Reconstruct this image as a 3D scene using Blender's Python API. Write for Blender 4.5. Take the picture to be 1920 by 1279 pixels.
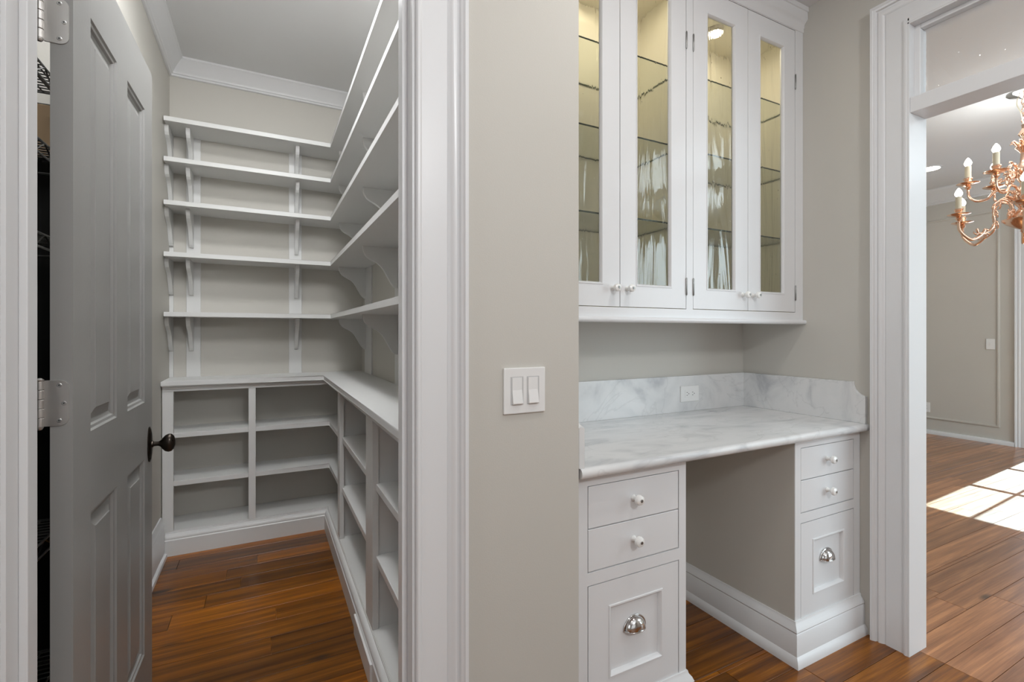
import bpy, bmesh, math, random
from mathutils import Vector, Matrix
rnd = random.Random(7)
SC = bpy.context.scene
for o in list(bpy.data.objects): bpy.data.objects.remove(o)
COL = SC.collection

# ------------------------------------------------------------------ camera
cam = bpy.data.cameras.new('camera'); camo = bpy.data.objects.new('camera', cam); COL.objects.link(camo)
cam.sensor_width = 36; cam.lens = 900.9/1920*36; cam.shift_y = -16.5/1920; cam.clip_start = 0.02
camo.location = (0, 0, 1.2); camo.rotation_euler = (math.pi/2, 0, -math.atan(463/900.9))
SC.camera = camo
# ------------------------------------------------------------------ world, sun, lamps, exposure
W = bpy.data.worlds.new('world'); SC.world = W; W.use_nodes = True
W.node_tree.nodes['Background'].inputs[0].default_value = (.62, .78, 1, 1)
W.node_tree.nodes['Background'].inputs[1].default_value = 4.0
SC.view_settings.view_transform = 'Standard'; SC.view_settings.look = 'None'
SC.view_settings.gamma = 1; SC.view_settings.use_curve_mapping = False
SC.view_settings.exposure = 0.0
SC.cycles.max_bounces = 10; SC.cycles.diffuse_bounces = 6; SC.cycles.transparent_max_bounces = 16
SC.cycles.use_denoising = True
SC.cycles.sample_clamp_indirect = 4

def area(name, loc, sx, sy, power, color=(1, 1, 1), rot=(0, 0, 0), spread=None):
    l = bpy.data.lights.new(name, 'AREA'); l.shape = 'RECTANGLE'; l.size = sx; l.size_y = sy
    l.energy = power; l.color = color
    if spread: l.spread = spread
    o = bpy.data.objects.new(name, l); o.location = loc; o.rotation_euler = rot; COL.objects.link(o); return o
def disk(name, loc, size, power, color=(1, 1, 1), spread=None):
    l = bpy.data.lights.new(name, 'AREA'); l.shape = 'DISK'; l.size = size; l.energy = power; l.color = color
    if spread: l.spread = spread
    o = bpy.data.objects.new(name, l); o.location = loc; COL.objects.link(o); return o
sun = bpy.data.lights.new('sun', 'SUN'); sun.energy = 31; sun.angle = 0.006; sun.color = (.55, .88, 1)
suno = bpy.data.objects.new('sun', sun); COL.objects.link(suno)
suno.rotation_euler = Vector((-1, -.058, -.73)).to_track_quat('-Z', 'Y').to_euler()
area('kitchen_ceiling_light', (.6, -.9, 2.6), 2.4, 2.0, 8, (.93, 1, 1.06))
area('kitchen_rear_fill', (-.2, -2.45, 1.45), 2.6, 1.9, 9, (.93, 1, 1.05), (math.pi/2, 0, 0))  # added soft fill behind the camera, no window built there
area('kitchen_left_fill', (-1.95, -.4, 1.5), 1.6, 1.4, 9, (.93, 1, 1.06), (0, -math.pi/2, 0))  # added fill at the left wall to lift the right casing
area('kitchen_key_light', (.68, -1.5, 2.42), .4, .3, 20, (.97, 1, 1.02), (math.pi/2-.35, 0, 0))
disk('kitchen_downlight', (1.15, .55, 2.61), .12, 6, (1, .98, .94))
disk('kitchen_downlight', (.15, .30, 2.61), .12, 3.2, (1, .98, .94))
disk('pantry_ceiling_light', (.02, 1.95, 2.735), .30, 15, (.97, .985, 1))
area('pantry_over_door_fill', (.05, 1.19, 2.42), .9, .5, 20, (.97, .985, 1), (math.pi/2-.25, 0, 0))  # added soft fill above the door head, out of view
area('dining_ceiling_light', (4.6, -1.0, 2.80), 3.0, 1.4, 46, (.86, 1, 1.07))
pl = bpy.data.lights.new('chandelier_glow', 'POINT'); pl.energy = 8; pl.shadow_soft_size = .25; pl.color = (.95, 1, 1)
plo = bpy.data.objects.new('chandelier_glow', pl); plo.location = (4.66, 1.34, 2.58); COL.objects.link(plo)
area('dining_back_fill', (4.6, -2.4, 1.5), 3.0, 1.9, 80, (.82, 1, 1.1), (math.pi/2, 0, 0))  # unseen area lamp by the back wall, which has no window

# ------------------------------------------------------------------ materials
def newmat(name):
    m = bpy.data.materials.new(name); m.use_nodes = True
    return m, m.node_tree.nodes, m.node_tree.links, m.node_tree.nodes['Principled BSDF']
def paint(name, col, rough=.45, bump=.02, scale=180, var=.015, coat=0.0):
    m, N, L, b = newmat(name)
    tc = N.new('ShaderNodeTexCoord'); no = N.new('ShaderNodeTexNoise'); no.inputs['Scale'].default_value = 2.2
    no.inputs['Detail'].default_value = 4
    mr = N.new('ShaderNodeMapRange'); mr.inputs['To Min'].default_value = 1-var*2; mr.inputs['To Max'].default_value = 1+var*2
    mx = N.new('ShaderNodeMix'); mx.data_type = 'RGBA'; mx.blend_type = 'MULTIPLY'; mx.inputs['Factor'].default_value = 1
    mx.inputs[6].default_value = (*col, 1)
    L.new(tc.outputs['Object'], no.inputs['Vector']); L.new(no.outputs['Fac'], mr.inputs['Value'])
    L.new(mr.outputs[0], mx.inputs[7]); L.new(mx.outputs[2], b.inputs['Base Color'])
    n2 = N.new('ShaderNodeTexNoise'); n2.inputs['Scale'].default_value = scale
    bp = N.new('ShaderNodeBump'); bp.inputs['Strength'].default_value = bump; bp.inputs['Distance'].default_value = .01
    L.new(tc.outputs['Object'], n2.inputs['Vector']); L.new(n2.outputs['Fac'], bp.inputs['Height']); L.new(bp.outputs[0], b.inputs['Normal'])
    b.inputs['Roughness'].default_value = rough
    b.inputs['Coat Weight'].default_value = coat; b.inputs['Coat Roughness'].default_value = .15
    return m
def metal(name, col, rough=.25, m_=1.0, bump=0):
    m, N, L, b = newmat(name)
    tc = N.new('ShaderNodeTexCoord'); no = N.new('ShaderNodeTexNoise'); no.inputs['Scale'].default_value = 60
    mr = N.new('ShaderNodeMapRange'); mr.inputs['To Min'].default_value = max(.02, rough-.08); mr.inputs['To Max'].default_value = rough+.1
    L.new(tc.outputs['Object'], no.inputs['Vector']); L.new(no.outputs['Fac'], mr.inputs['Value']); L.new(mr.outputs[0], b.inputs['Roughness'])
    b.inputs['Base Color'].default_value = (*col, 1); b.inputs['Metallic'].default_value = m_
    if bump:
        bp = N.new('ShaderNodeBump'); bp.inputs['Strength'].default_value = bump; bp.inputs['Distance'].default_value = .004
        L.new(no.outputs['Fac'], bp.inputs['Height']); L.new(bp.outputs[0], b.inputs['Normal'])
    return m
def emit(name, col, s):
    m, N, L, b = newmat(name); b.inputs['Emission Color'].default_value = (*col, 1); b.inputs['Emission Strength'].default_value = s
    b.inputs['Base Color'].default_value = (*col, 1); return m

def wood(name, gain, sat, coat, lo=.55, hi=1.55, flat=.25):
    m, N, L, b = newmat(name)
    tc = N.new('ShaderNodeTexCoord'); oi = N.new('ShaderNodeObjectInfo')
    sc = N.new('ShaderNodeVectorMath'); sc.operation = 'SCALE'; sc.inputs['Scale'].default_value = 37.0
    cb = N.new('ShaderNodeCombineXYZ'); L.new(oi.outputs['Random'], cb.inputs[0]); L.new(oi.outputs['Random'], cb.inputs[2])
    L.new(cb.outputs[0], sc.inputs[0])
    ad = N.new('ShaderNodeVectorMath'); ad.operation = 'ADD'; L.new(tc.outputs['Object'], ad.inputs[0]); L.new(sc.outputs[0], ad.inputs[1])
    def mp(s):
        q = N.new('ShaderNodeMapping'); q.inputs['Scale'].default_value = s; L.new(ad.outputs[0], q.inputs['Vector']); return q
    m1 = mp((.9, 17, 1)); n1 = N.new('ShaderNodeTexNoise'); n1.inputs['Scale'].default_value = 1.6; n1.inputs['Detail'].default_value = 8
    n1.inputs['Roughness'].default_value = .62; n1.inputs['Distortion'].default_value = 1.2; L.new(m1.outputs[0], n1.inputs['Vector'])
    m2 = mp((.5, 5, 1)); w = N.new('ShaderNodeTexWave'); w.wave_type = 'BANDS'; w.bands_direction = 'Y'; w.inputs['Scale'].default_value = 1.1
    w.inputs['Distortion'].default_value = 9; w.inputs['Detail'].default_value = 4; w.inputs['Detail Scale'].default_value = .8; L.new(m2.outputs[0], w.inputs['Vector'])
    m3 = mp((1.2, 75, 1)); n3 = N.new('ShaderNodeTexNoise'); n3.inputs['Scale'].default_value = 1.5; n3.inputs['Detail'].default_value = 6; n3.inputs['Roughness'].default_value = .65; n3.inputs['Distortion'].default_value = .6; L.new(m3.outputs[0], n3.inputs['Vector'])
    a1 = N.new('ShaderNodeMix'); a1.inputs['Factor'].default_value = .16; L.new(n1.outputs['Fac'], a1.inputs[2]); L.new(w.outputs['Fac'], a1.inputs[3])
    a2 = N.new('ShaderNodeMix'); a2.inputs['Factor'].default_value = .42; L.new(a1.outputs[0], a2.inputs[2]); L.new(n3.outputs['Fac'], a2.inputs[3])
    rp = N.new('ShaderNodeValToRGB'); L.new(a2.outputs[0], rp.inputs[0])
    e = rp.color_ramp.elements
    e[0].position = .36; e[0].color = (.045, .0135, .003, 1); e[1].position = .64; e[1].color = (.42, .178, .05, 1)
    x = e.new(.44); x.color = (.12, .041, .009, 1); x = e.new(.53); x.color = (.225, .084, .020, 1)
    # plank to plank variation
    rr = N.new('ShaderNodeMapRange'); rr.inputs['To Min'].default_value = lo; rr.inputs['To Max'].default_value = hi; L.new(oi.outputs['Random'], rr.inputs['Value'])
    mx = N.new('ShaderNodeMix'); mx.data_type = 'RGBA'; mx.blend_type = 'MULTIPLY'; mx.inputs['Factor'].default_value = 1
    fl = N.new('ShaderNodeMix'); fl.data_type = 'RGBA'; fl.inputs['Factor'].default_value = flat; fl.inputs[7].default_value = (.20, .072, .019, 1)
    L.new(rp.outputs[0], fl.inputs[6]); L.new(fl.outputs[2], mx.inputs[6]); L.new(rr.outputs[0], mx.inputs[7])
    # knots
    m4 = mp((1.5, 4.2, 1)); vo = N.new('ShaderNodeTexVoronoi'); vo.inputs['Scale'].default_value = 1.3; L.new(m4.outputs[0], vo.inputs['Vector'])
    kr = N.new('ShaderNodeMapRange'); kr.inputs['From Min'].default_value = .05; kr.inputs['From Max'].default_value = .13
    kr.inputs['To Min'].default_value = .12; L.new(vo.outputs['Distance'], kr.inputs['Value'])
    mk = N.new('ShaderNodeMix'); mk.data_type = 'RGBA'; mk.blend_type = 'MULTIPLY'; mk.inputs['Factor'].default_value = 1
    L.new(mx.outputs[2], mk.inputs[6]); L.new(kr.outputs[0], mk.inputs[7]); hs = N.new('ShaderNodeHueSaturation'); hs.inputs['Saturation'].default_value = sat; hs.inputs['Value'].default_value = gain
    L.new(mk.outputs[2], hs.inputs['Color']); L.new(hs.outputs[0], b.inputs['Base Color'])
    rm = N.new('ShaderNodeMapRange'); rm.inputs['To Min'].default_value = .22; rm.inputs['To Max'].default_value = .42; L.new(n1.outputs['Fac'], rm.inputs['Value'])
    L.new(rm.outputs[0], b.inputs['Roughness'])
    b.inputs['Coat Weight'].default_value = coat; b.inputs['Coat Roughness'].default_value = .2
    bp = N.new('ShaderNodeBump'); bp.inputs['Strength'].default_value = .12; bp.inputs['Distance'].default_value = .003
    L.new(a2.outputs[0], bp.inputs['Height']); L.new(bp.outputs[0], b.inputs['Normal'])
    return m
def marble():
    m, N, L, b = newmat('white_marble')
    tc = N.new('ShaderNodeTexCoord')
    mp = N.new('ShaderNodeMapping'); mp.inputs['Rotation'].default_value = (.3, .5, .9); mp.inputs['Scale'].default_value = (1, 2.4, 1.4); L.new(tc.outputs['Object'], mp.inputs['Vector'])
    n = N.new('ShaderNodeTexNoise'); n.inputs['Scale'].default_value = 3.0; n.inputs['Detail'].default_value = 9; n.inputs['Distortion'].default_value = 1.6; L.new(mp.outputs[0], n.inputs['Vector'])
    rp = N.new('ShaderNodeValToRGB'); L.new(n.outputs['Fac'], rp.inputs[0]); e = rp.color_ramp.elements
    e[0].position = .30; e[0].color = (.50, .51, .53, 1); e[1].position = .58; e[1].color = (.74, .74, .74, 1)
    x = e.new(.42); x.color = (.655, .66, .665, 1); x = e.new(.5); x.color = (.71, .715, .715, 1)
    n2 = N.new('ShaderNodeTexNoise'); n2.inputs['Scale'].default_value = 1.6; n2.inputs['Detail'].default_value = 6; n2.inputs['Distortion'].default_value = 3; L.new(mp.outputs[0], n2.inputs['Vector'])
    ab = N.new('ShaderNodeMath'); ab.operation = 'SUBTRACT'; ab.inputs[1].default_value = .5; L.new(n2.outputs['Fac'], ab.inputs[0])
    ac = N.new('ShaderNodeMath'); ac.operation = 'ABSOLUTE'; L.new(ab.outputs[0], ac.inputs[0])
    vr = N.new('ShaderNodeMapRange'); vr.inputs['From Max'].default_value = .018; vr.inputs['To Min'].default_value = .90; L.new(ac.outputs[0], vr.inputs['Value'])
    mx = N.new('ShaderNodeMix'); mx.data_type = 'RGBA'; mx.blend_type = 'MULTIPLY'; mx.inputs['Factor'].default_value = 1
    L.new(rp.outputs[0], mx.inputs[6]); L.new(vr.outputs[0], mx.inputs[7]); L.new(mx.outputs[2], b.inputs['Base Color'])
    b.inputs['Roughness'].default_value = .22; return m
def glass(name, bump=.0, tint=(1, 1, 1), ior=1.45, stretch=(5, 5, .9), dist=.01):
    m, N, L, b = newmat(name)
    b.inputs['Transmission Weight'].default_value = 1; b.inputs['Roughness'].default_value = 0; b.inputs['IOR'].default_value = ior
    b.inputs['Base Color'].default_value = (*tint, 1)
    if bump:
        tc = N.new('ShaderNodeTexCoord'); mp = N.new('ShaderNodeMapping'); mp.inputs['Scale'].default_value = stretch
        mp.inputs['Rotation'].default_value = (.0, .12, 0)
        L.new(tc.outputs['Object'], mp.inputs['Vector'])
        n = N.new('ShaderNodeTexNoise'); n.inputs['Scale'].default_value = 1.4; n.inputs['Detail'].default_value = 2.5; n.inputs['Distortion'].default_value = 2.2
        n.inputs['Roughness'].default_value = .4
        L.new(mp.outputs[0], n.inputs['Vector'])
        vo = N.new('ShaderNodeTexVoronoi'); vo.inputs['Scale'].default_value = 26; L.new(tc.outputs['Object'], vo.inputs['Vector'])
        vr = N.new('ShaderNodeMapRange'); vr.inputs['From Max'].default_value = .10; vr.inputs['To Min'].default_value = .12; vr.inputs['To Max'].default_value = 0; L.new(vo.outputs['Distance'], vr.inputs['Value'])
        ad = N.new('ShaderNodeMath'); L.new(n.outputs['Fac'], ad.inputs[0]); L.new(vr.outputs[0], ad.inputs[1])
        bp = N.new('ShaderNodeBump'); bp.inputs['Strength'].default_value = bump; bp.inputs['Distance'].default_value = dist
        L.new(ad.outputs[0], bp.inputs['Height']); L.new(bp.outputs[0], b.inputs['Normal'])
    return m
def clearglass(name, t=.92, tint=(1, 1, 1)):
    m, N, L, b = newmat(name)
    tr = N.new('ShaderNodeBsdfTransparent'); tr.inputs[0].default_value = (*[t*c for c in tint], 1)
    gl = N.new('ShaderNodeBsdfGlossy'); gl.inputs['Roughness'].default_value = .01
    lw = N.new('ShaderNodeLayerWeight'); lw.inputs['Blend'].default_value = .5
    pw = N.new('ShaderNodeMath'); pw.operation = 'POWER'; pw.inputs[1].default_value = 4; L.new(lw.outputs['Facing'], pw.inputs[0])
    fr = N.new('ShaderNodeMapRange'); fr.inputs['To Min'].default_value = .03; L.new(pw.outputs[0], fr.inputs['Value'])
    mx = N.new('ShaderNodeMixShader'); L.new(fr.outputs[0], mx.inputs[0]); L.new(tr.outputs[0], mx.inputs[1]); L.new(gl.outputs[0], mx.inputs[2])
    L.new(mx.outputs[0], N['Material Output'].inputs['Surface']); return m

WHITE = paint('white_trim_paint', (.74, .745, .755), .32, .012, 90, .008, .1)
SHELFW = paint('pantry_white_paint', (.70, .70, .69), .38, .012, 90, .01)
WALL = paint('greige_wall_paint', (.56, .54, .495), .62, .03, 260, .012)
CEIL = paint('ceiling_paint', (.74, .745, .75), .7, .02, 200, .01)
SHADEW = paint('recess_shade', (.008, .0075, .006), .7, .02, 200, .05)  # near-black base colour stands in for the shade of the unlit recess
DOORG = paint('grey_door_paint', (.30, .297, .287), .36, .02, 120, .03)
PLAST = paint('white_plastic', (.80, .80, .79), .3, .004, 200, .004)
PORC = paint('white_porcelain', (.86, .86, .84), .12, .002, 200, .003, .6)
SLOT = paint('dark_slot', (.05, .05, .05), .6)
SLOTL = paint('light_grey_gap', (.52, .52, .52), .8)
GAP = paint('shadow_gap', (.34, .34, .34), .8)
CABIN = paint('cream_cabinet_interior', (.76, .72, .60), .5, .012, 90, .01)
BROWN = paint('brown_wood_board', (.42, .29, .17), .5, .03, 40, .12)
NICKEL = metal('satin_nickel', (.60, .58, .56), .42)
STEEL = metal('brushed_steel_screw', (.55, .55, .54), .35)
CHROME = metal('polished_nickel', (.66, .65, .64), .10)
BRONZE = metal('oil_rubbed_bronze', (.055, .045, .038), .30)
WIRE = metal('black_wire', (.10, .10, .095), .4, .6)
COPPER = metal('copper_gold', (.90, .62, .46), .16, 1, .2)
HINGEM = metal('old_nickel_hinge', (.32, .32, .31), .35)
WOOD = wood('heart_pine', 1.0, 1.1, .15, .5, 1.6); WOODLIT = wood('lit_heart_pine', 1.68, .90, .3, .72, 1.28, .5); MARB = marble()  # second pine is the dining copy, brighter light and glare put into its colour
CANDLE = paint('cream_candle_sleeve', (.85, .78, .60), .4)
BULB = emit('bulb_glow', (1, .93, .82), 14)
LEDM = emit('downlight_glow', (1, .97, .92), 9)
WAVY = glass('antique_wavy_glass', .22, (.99, 1, .985), 1.45, (7, 7, .9), .02)
TRANSG = glass('transom_wavy_glass', .5, (1, 1, 1), 1.45, (3.5, 3.5, 1.2), .02)
SHELFG = clearglass('glass_shelf_face', .965, (.985, 1, .98)); EDGEG = paint('green_glass_edge', (.03, .05, .025), .2)
WINDG = clearglass('window_glass', .95)

# ------------------------------------------------------------------ mesh helpers
def mesh_obj(name, bm, mat, parent=None, smooth=False):
    me = bpy.data.meshes.new(name); bmesh.ops.recalc_face_normals(bm, faces=bm.faces); bm.to_mesh(me); bm.free()
    for mm in (mat if isinstance(mat, (list, tuple)) else [mat]): me.materials.append(mm)
    if smooth:
        for p in me.polygons: p.use_smooth = True
        if smooth != 'all':
            try: me.set_sharp_from_angle(angle=math.radians(38))
            except Exception: pass
    o = bpy.data.objects.new(name, me); COL.objects.link(o)
    if parent: o.parent = parent; o.matrix_parent_inverse = Matrix.Identity(4)
    return o
def B(bm, x0, x1, y0, y1, z0, z1, bev=0, mi=0):
    vs = [bm.verts.new(p) for p in ((x0,y0,z0),(x1,y0,z0),(x1,y1,z0),(x0,y1,z0),(x0,y0,z1),(x1,y0,z1),(x1,y1,z1),(x0,y1,z1))]
    fs = [bm.faces.new([vs[i] for i in f]) for f in ((0,3,2,1),(4,5,6,7),(0,1,5,4),(1,2,6,5),(2,3,7,6),(3,0,4,7))]
    for f in fs: f.material_index = mi
    if bev:
        ed = {e for f in fs for e in f.edges}
        bmesh.ops.bevel(bm, geom=list(ed), offset=bev, segments=2, affect='EDGES', profile=.6)
def box(name, mat, *a, parent=None, bev=0):
    bm = bmesh.new(); B(bm, *a, bev=bev); return mesh_obj(name, bm, mat, parent)
def boxes(name, mat, lst, parent=None, bev=0):
    bm = bmesh.new()
    for a in lst: B(bm, *a, bev=bev)
    return mesh_obj(name, bm, mat, parent)
def prism(bm, pts, z0, z1, bev=0):
    """polygon in XY extruded in Z"""
    a = [bm.verts.new((x, y, z0)) for x, y in pts]; b = [bm.verts.new((x, y, z1)) for x, y in pts]
    n = len(pts); fs = [bm.faces.new(a[::-1]), bm.faces.new(b)]
    for i in range(n): fs.append(bm.faces.new((a[i], a[(i+1) % n], b[(i+1) % n], b[i])))
    if bev:
        ed = {e for f in fs[:2] for e in f.edges}
        bmesh.ops.bevel(bm, geom=list(ed), offset=bev, segments=2, affect='EDGES', profile=.6)
def extr(bm, pts, d):
    """3D polygon extruded by vector d"""
    a = [bm.verts.new(p) for p in pts]; b = [bm.verts.new(Vector(p)+Vector(d)) for p in pts]
    n = len(pts); bm.faces.new(a[::-1]); bm.faces.new(b)
    for i in range(n): bm.faces.new((a[i], a[(i+1) % n], b[(i+1) % n], b[i]))
def sweep(bm, path, prof, nrm, closed=False, flip=1):
    """profile (b across, a along nrm) swept along path, mitred at corners"""
    P = [Vector(p) for p in path]; n = Vector(nrm).normalized(); rings = []; k = len(P)
    for i in range(k):
        ti = (P[i]-P[i-1]).normalized() if (i > 0 or closed) else None
        to = (P[(i+1) % k]-P[i]).normalized() if (i < k-1 or closed) else None
        ti = ti or to; to = to or ti
        s1 = ti.cross(n)*flip; s2 = to.cross(n)*flip
        m = (s1+s2)/(1+s1.dot(s2))
        rings.append([bm.verts.new(P[i]+m*b+n*a) for b, a in prof])
    q = len(prof)
    for i in range(k if closed else k-1):
        r, t = rings[i], rings[(i+1) % k]
        for j in range(q): bm.faces.new((r[j], r[(j+1) % q], t[(j+1) % q], t[j]))
    if not closed: bm.faces.new(rings[0]); bm.faces.new(rings[-1][::-1])
def molding(name, mat, path, prof, nrm, parent=None, closed=False, flip=1):
    bm = bmesh.new(); sweep(bm, path, prof, nrm, closed, flip); return mesh_obj(name, bm, mat, parent, smooth=True)
def lathe(bm, prof, origin=(0,0,0), axis='Z', seg=20, M=None, mi=0):
    """prof list of (r, h)"""
    o = Vector(origin); rings = []
    for r, h in prof:
        ring = []
        for i in range(seg):
            a = 2*math.pi*i/seg; c, s = math.cos(a)*r, math.sin(a)*r
            v = {'Z': (c, s, h), 'X': (h, c, s), 'Y': (c, h, s)}[axis]
            v = Vector(v)
            if M: v = M @ v
            ring.append(bm.verts.new(o+v))
        rings.append(ring)
    for a, b in zip(rings, rings[1:]):
        for i in range(seg):
            f = bm.faces.new((a[i], a[(i+1) % seg], b[(i+1) % seg], b[i])); f.material_index = mi
    for r, rg in ((prof[0][0], rings[0]), (prof[-1][0], rings[-1])):
        if r > 1e-6: bm.faces.new(rg).material_index = mi
    bmesh.ops.remove_doubles(bm, verts=[v for r in rings for v in r], dist=1e-6)
def tube(bm, pts, rad, seg=8):
    P = [Vector(p) for p in pts]; rings = []; up = None
    R = rad if isinstance(rad, (list, tuple)) else [rad]*len(P)
    for i, p in enumerate(P):
        t = (P[min(i+1, len(P)-1)]-P[max(i-1, 0)]).normalized()
        if up is None: up = Vector((0,0,1)) if abs(t.z) < .9 else Vector((1,0,0))
        x = t.cross(up).normalized(); y = x.cross(t).normalized(); up = y
        rings.append([bm.verts.new(p+(x*math.cos(2*math.pi*k/seg)+y*math.sin(2*math.pi*k/seg))*R[i]) for k in range(seg)])
    for a, b in zip(rings, rings[1:]):
        for k in range(seg): bm.faces.new((a[k], a[(k+1) % seg], b[(k+1) % seg], b[k]))
    bm.faces.new(rings[0][::-1]); bm.faces.new(rings[-1])
def spline(pts, n=8):
    P = [Vector(p) for p in pts]; P = [P[0]*2-P[1]]+P+[P[-1]*2-P[-2]]; out = []
    for i in range(1, len(P)-2):
        for k in range(n):
            t = k/n; a, b, c, d = P[i-1:i+3]
            out.append(.5*((2*b)+(c-a)*t+(2*a-5*b+4*c-d)*t*t+(3*b-a-3*c+d)*t**3))
    out.append(P[-2]); return out
def st(o): o['kind'] = 'structure'; return o
def empty(name, loc=(0,0,0)):
    o = bpy.data.objects.new(name, None); COL.objects.link(o); o.location = (0,0,0); o.empty_display_size = .05; return o
def thing(name, label, cat, group=None, loc=(0,0,0)):
    o = bpy.data.objects.new(name, None); COL.objects.link(o); o.location = loc; o.empty_display_size = .05
    return tag(o, label, cat, group)
def tag(o, label, cat, group=None):
    o['label'] = label; o['category'] = cat
    if group: o['group'] = group
    return o
def copy_tree(o, parent=None):
    c = o.copy(); COL.objects.link(c)
    if parent: c.parent = parent
    for ch in [x for x in bpy.data.objects if x.parent == o]: copy_tree(ch, c)
    return c

# ------------------------------------------------------------------ key planes (metres)
YW = 1.05        # kitchen wall with the switch
YB = 1.165       # its pantry side
PXL, PXR, PYB = -.495, .59, 3.40      # pantry walls
AXL, AXR, AYB = .738, 2.13, 1.612     # desk alcove
XD = 7.0         # far dining room wall
ZK, ZP, ZD = 2.632, 2.79, 2.86        # ceilings
JL, JR = -.366, .2896                 # pantry doorway jamb faces
OY0, OY1 = -.02, .912                 # dining doorway along y

# ------------------------------------------------------------------ floor with planks
floor = st(box('floor', WOOD, -2.1, 7.15, -2.6, 3.55, -.12, -.012))
planks = []
def plank_rows(x0, x1, y0, y1, lo, hi):
    k = math.floor((y0-2.469)/.117)
    while True:
        a = 2.469+k*.117; b = a+.117; k += 1
        if b <= y0+.01: continue
        if a >= y1-.01: break
        a2, b2 = max(a, y0), min(b, y1)
        x = x0-rnd.uniform(0, hi*.8)
        while x < x1:
            l = rnd.uniform(lo, hi); xa, xb = max(x, x0), min(x+l, x1); x += l
            if xb-xa < .02: continue
            planks.append((xa, xb, a2, b2))
plank_rows(-.49, .59, 1.17, 3.40, .75, 1.5)
plank_rows(-.9, 2.19, -.4, 1.165, 1.1, 2.4); plank_rows(2.19, 7.0, -.4, 1.165, 1.1, 2.4)
plank_rows(.74, 2.13, 1.165, 1.61, .9, 1.6)
plank_rows(2.24, 7.0, 1.165, 3.2, 1.6, 2.8)
for xa, xb, ya, yb in planks:
    bm = bmesh.new(); g = .0010; cx, cy = (xa+xb)/2, (ya+yb)/2
    x0, x1, y0, y1 = xa+g-cx, xb-g-cx, ya+g-cy, yb-g-cy; c = .0005; z = 0; zb = -.012
    lo = [bm.verts.new(p) for p in ((x0,y0,zb),(x1,y0,zb),(x1,y1,zb),(x0,y1,zb))]
    mi = [bm.verts.new(p) for p in ((x0,y0,z-c),(x1,y0,z-c),(x1,y1,z-c),(x0,y1,z-c))]
    hi = [bm.verts.new(p) for p in ((x0+c,y0+c,z),(x1-c,y0+c,z),(x1-c,y1-c,z),(x0+c,y1-c,z))]
    bm.faces.new(hi)
    for i in range(4):
        j = (i+1) % 4; bm.faces.new((lo[i], lo[j], mi[j], mi[i])); bm.faces.new((mi[i], mi[j], hi[j], hi[i]))
    o = mesh_obj('plank', bm, WOODLIT if cx > 2.2 else WOOD, floor); o.location = (cx, cy, 0)

# ------------------------------------------------------------------ walls and ceilings
st(boxes('wall_front', WALL, [(-2.1, JL-.02, YW, YB, 0, 2.95), (JR+.02, AXL, YW, YB, 0, 2.95), (JL-.02, JR+.02, YW, YB, 2.075, 2.95)]))
wpr = st(box('wall_pantry_right', WALL, PXR, AXL, YB, 3.5, 0, 2.95))
st(box('wall_alcove_back', WALL, AXL, 2.235, AYB, 1.72, 0, 2.95))
st(boxes('wall_right', WALL, [(AXR, 2.235, OY1+.012, 1.72, 0, 2.95), (AXR, 2.235, -2.6, OY0-.012, 0, 2.95), (AXR, 2.235, OY0-.012, OY1+.012, 2.36, 2.95)]))
wpl = st(boxes('wall_pantry_left', WALL, [(PXL-.1, PXL, 1.92, 3.5, 0, 2.95), (-1.2, PXL-.1, 1.92, 2.0, 0, 2.95)]))
wpb = st(box('wall_pantry_back', WALL, PXL-.1, PXR, PYB, 3.5, 0, 2.95))
st(boxes('wall_recess', SHADEW, [(-1.2, PXL, 1.908, 1.918, 0, 1.86), (-1.2, -1.1, YB, 1.908, 0, 1.86), (-1.1, PXL, YB, YB+.01, 0, 1.86)]))
st(box('wall_recess_side', WALL, -1.3, -1.2, YB, 2.0, 0, 2.95))
st(box('wall_left', WALL, -2.1, -2.0, -2.6, YB, 0, 2.95))
st(box('wall_back', WALL, -2.0, 7.1, -2.6, -2.5, 0, 2.95))
GY0, GY1 = .98, 1.95     # glazed exit door in the far dining wall
wdf = st(boxes('wall_dining_far', WALL, [(XD, XD+.15, GY1, 3.4, 0, 2.95), (XD, XD+.15, -2.6, GY0, 0, 2.95), (XD, XD+.15, GY0, GY1, 2.45, 2.95)]))
st(box('wall_dining_left', WALL, 2.235, XD, 3.2, 3.4, 0, 2.95))
st(box('wall_dining_near', WALL, 2.13, 2.235, 1.72, 3.4, 0, 2.95))
st(box('ceiling_kitchen', CEIL, -2.1, 2.13, -2.6, AYB, ZK, ZK+.3))
st(box('ceiling_pantry', CEIL, -1.3, PXR, YB, 3.5, ZP, ZP+.15))
st(box('ceiling_dining', CEIL, 2.235, XD, -2.6, 3.4, ZD, ZD+.1))
# battens on the pantry walls
for x0, x1 in ((PXL, -.475), (-.412, -.341), (.136, .211)):
    box('batten', SHELFW, x0, x1, PYB-.010, PYB, .937, 2.36, parent=wpb, bev=.0015)
for y0, y1 in ((3.03, 3.24), (2.33, 2.42), (1.48, 1.56)):
    box('batten', SHELFW, PXR-.010, PXR, y0, y1, .937, 2.36, parent=wpr, bev=.0015)

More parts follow.
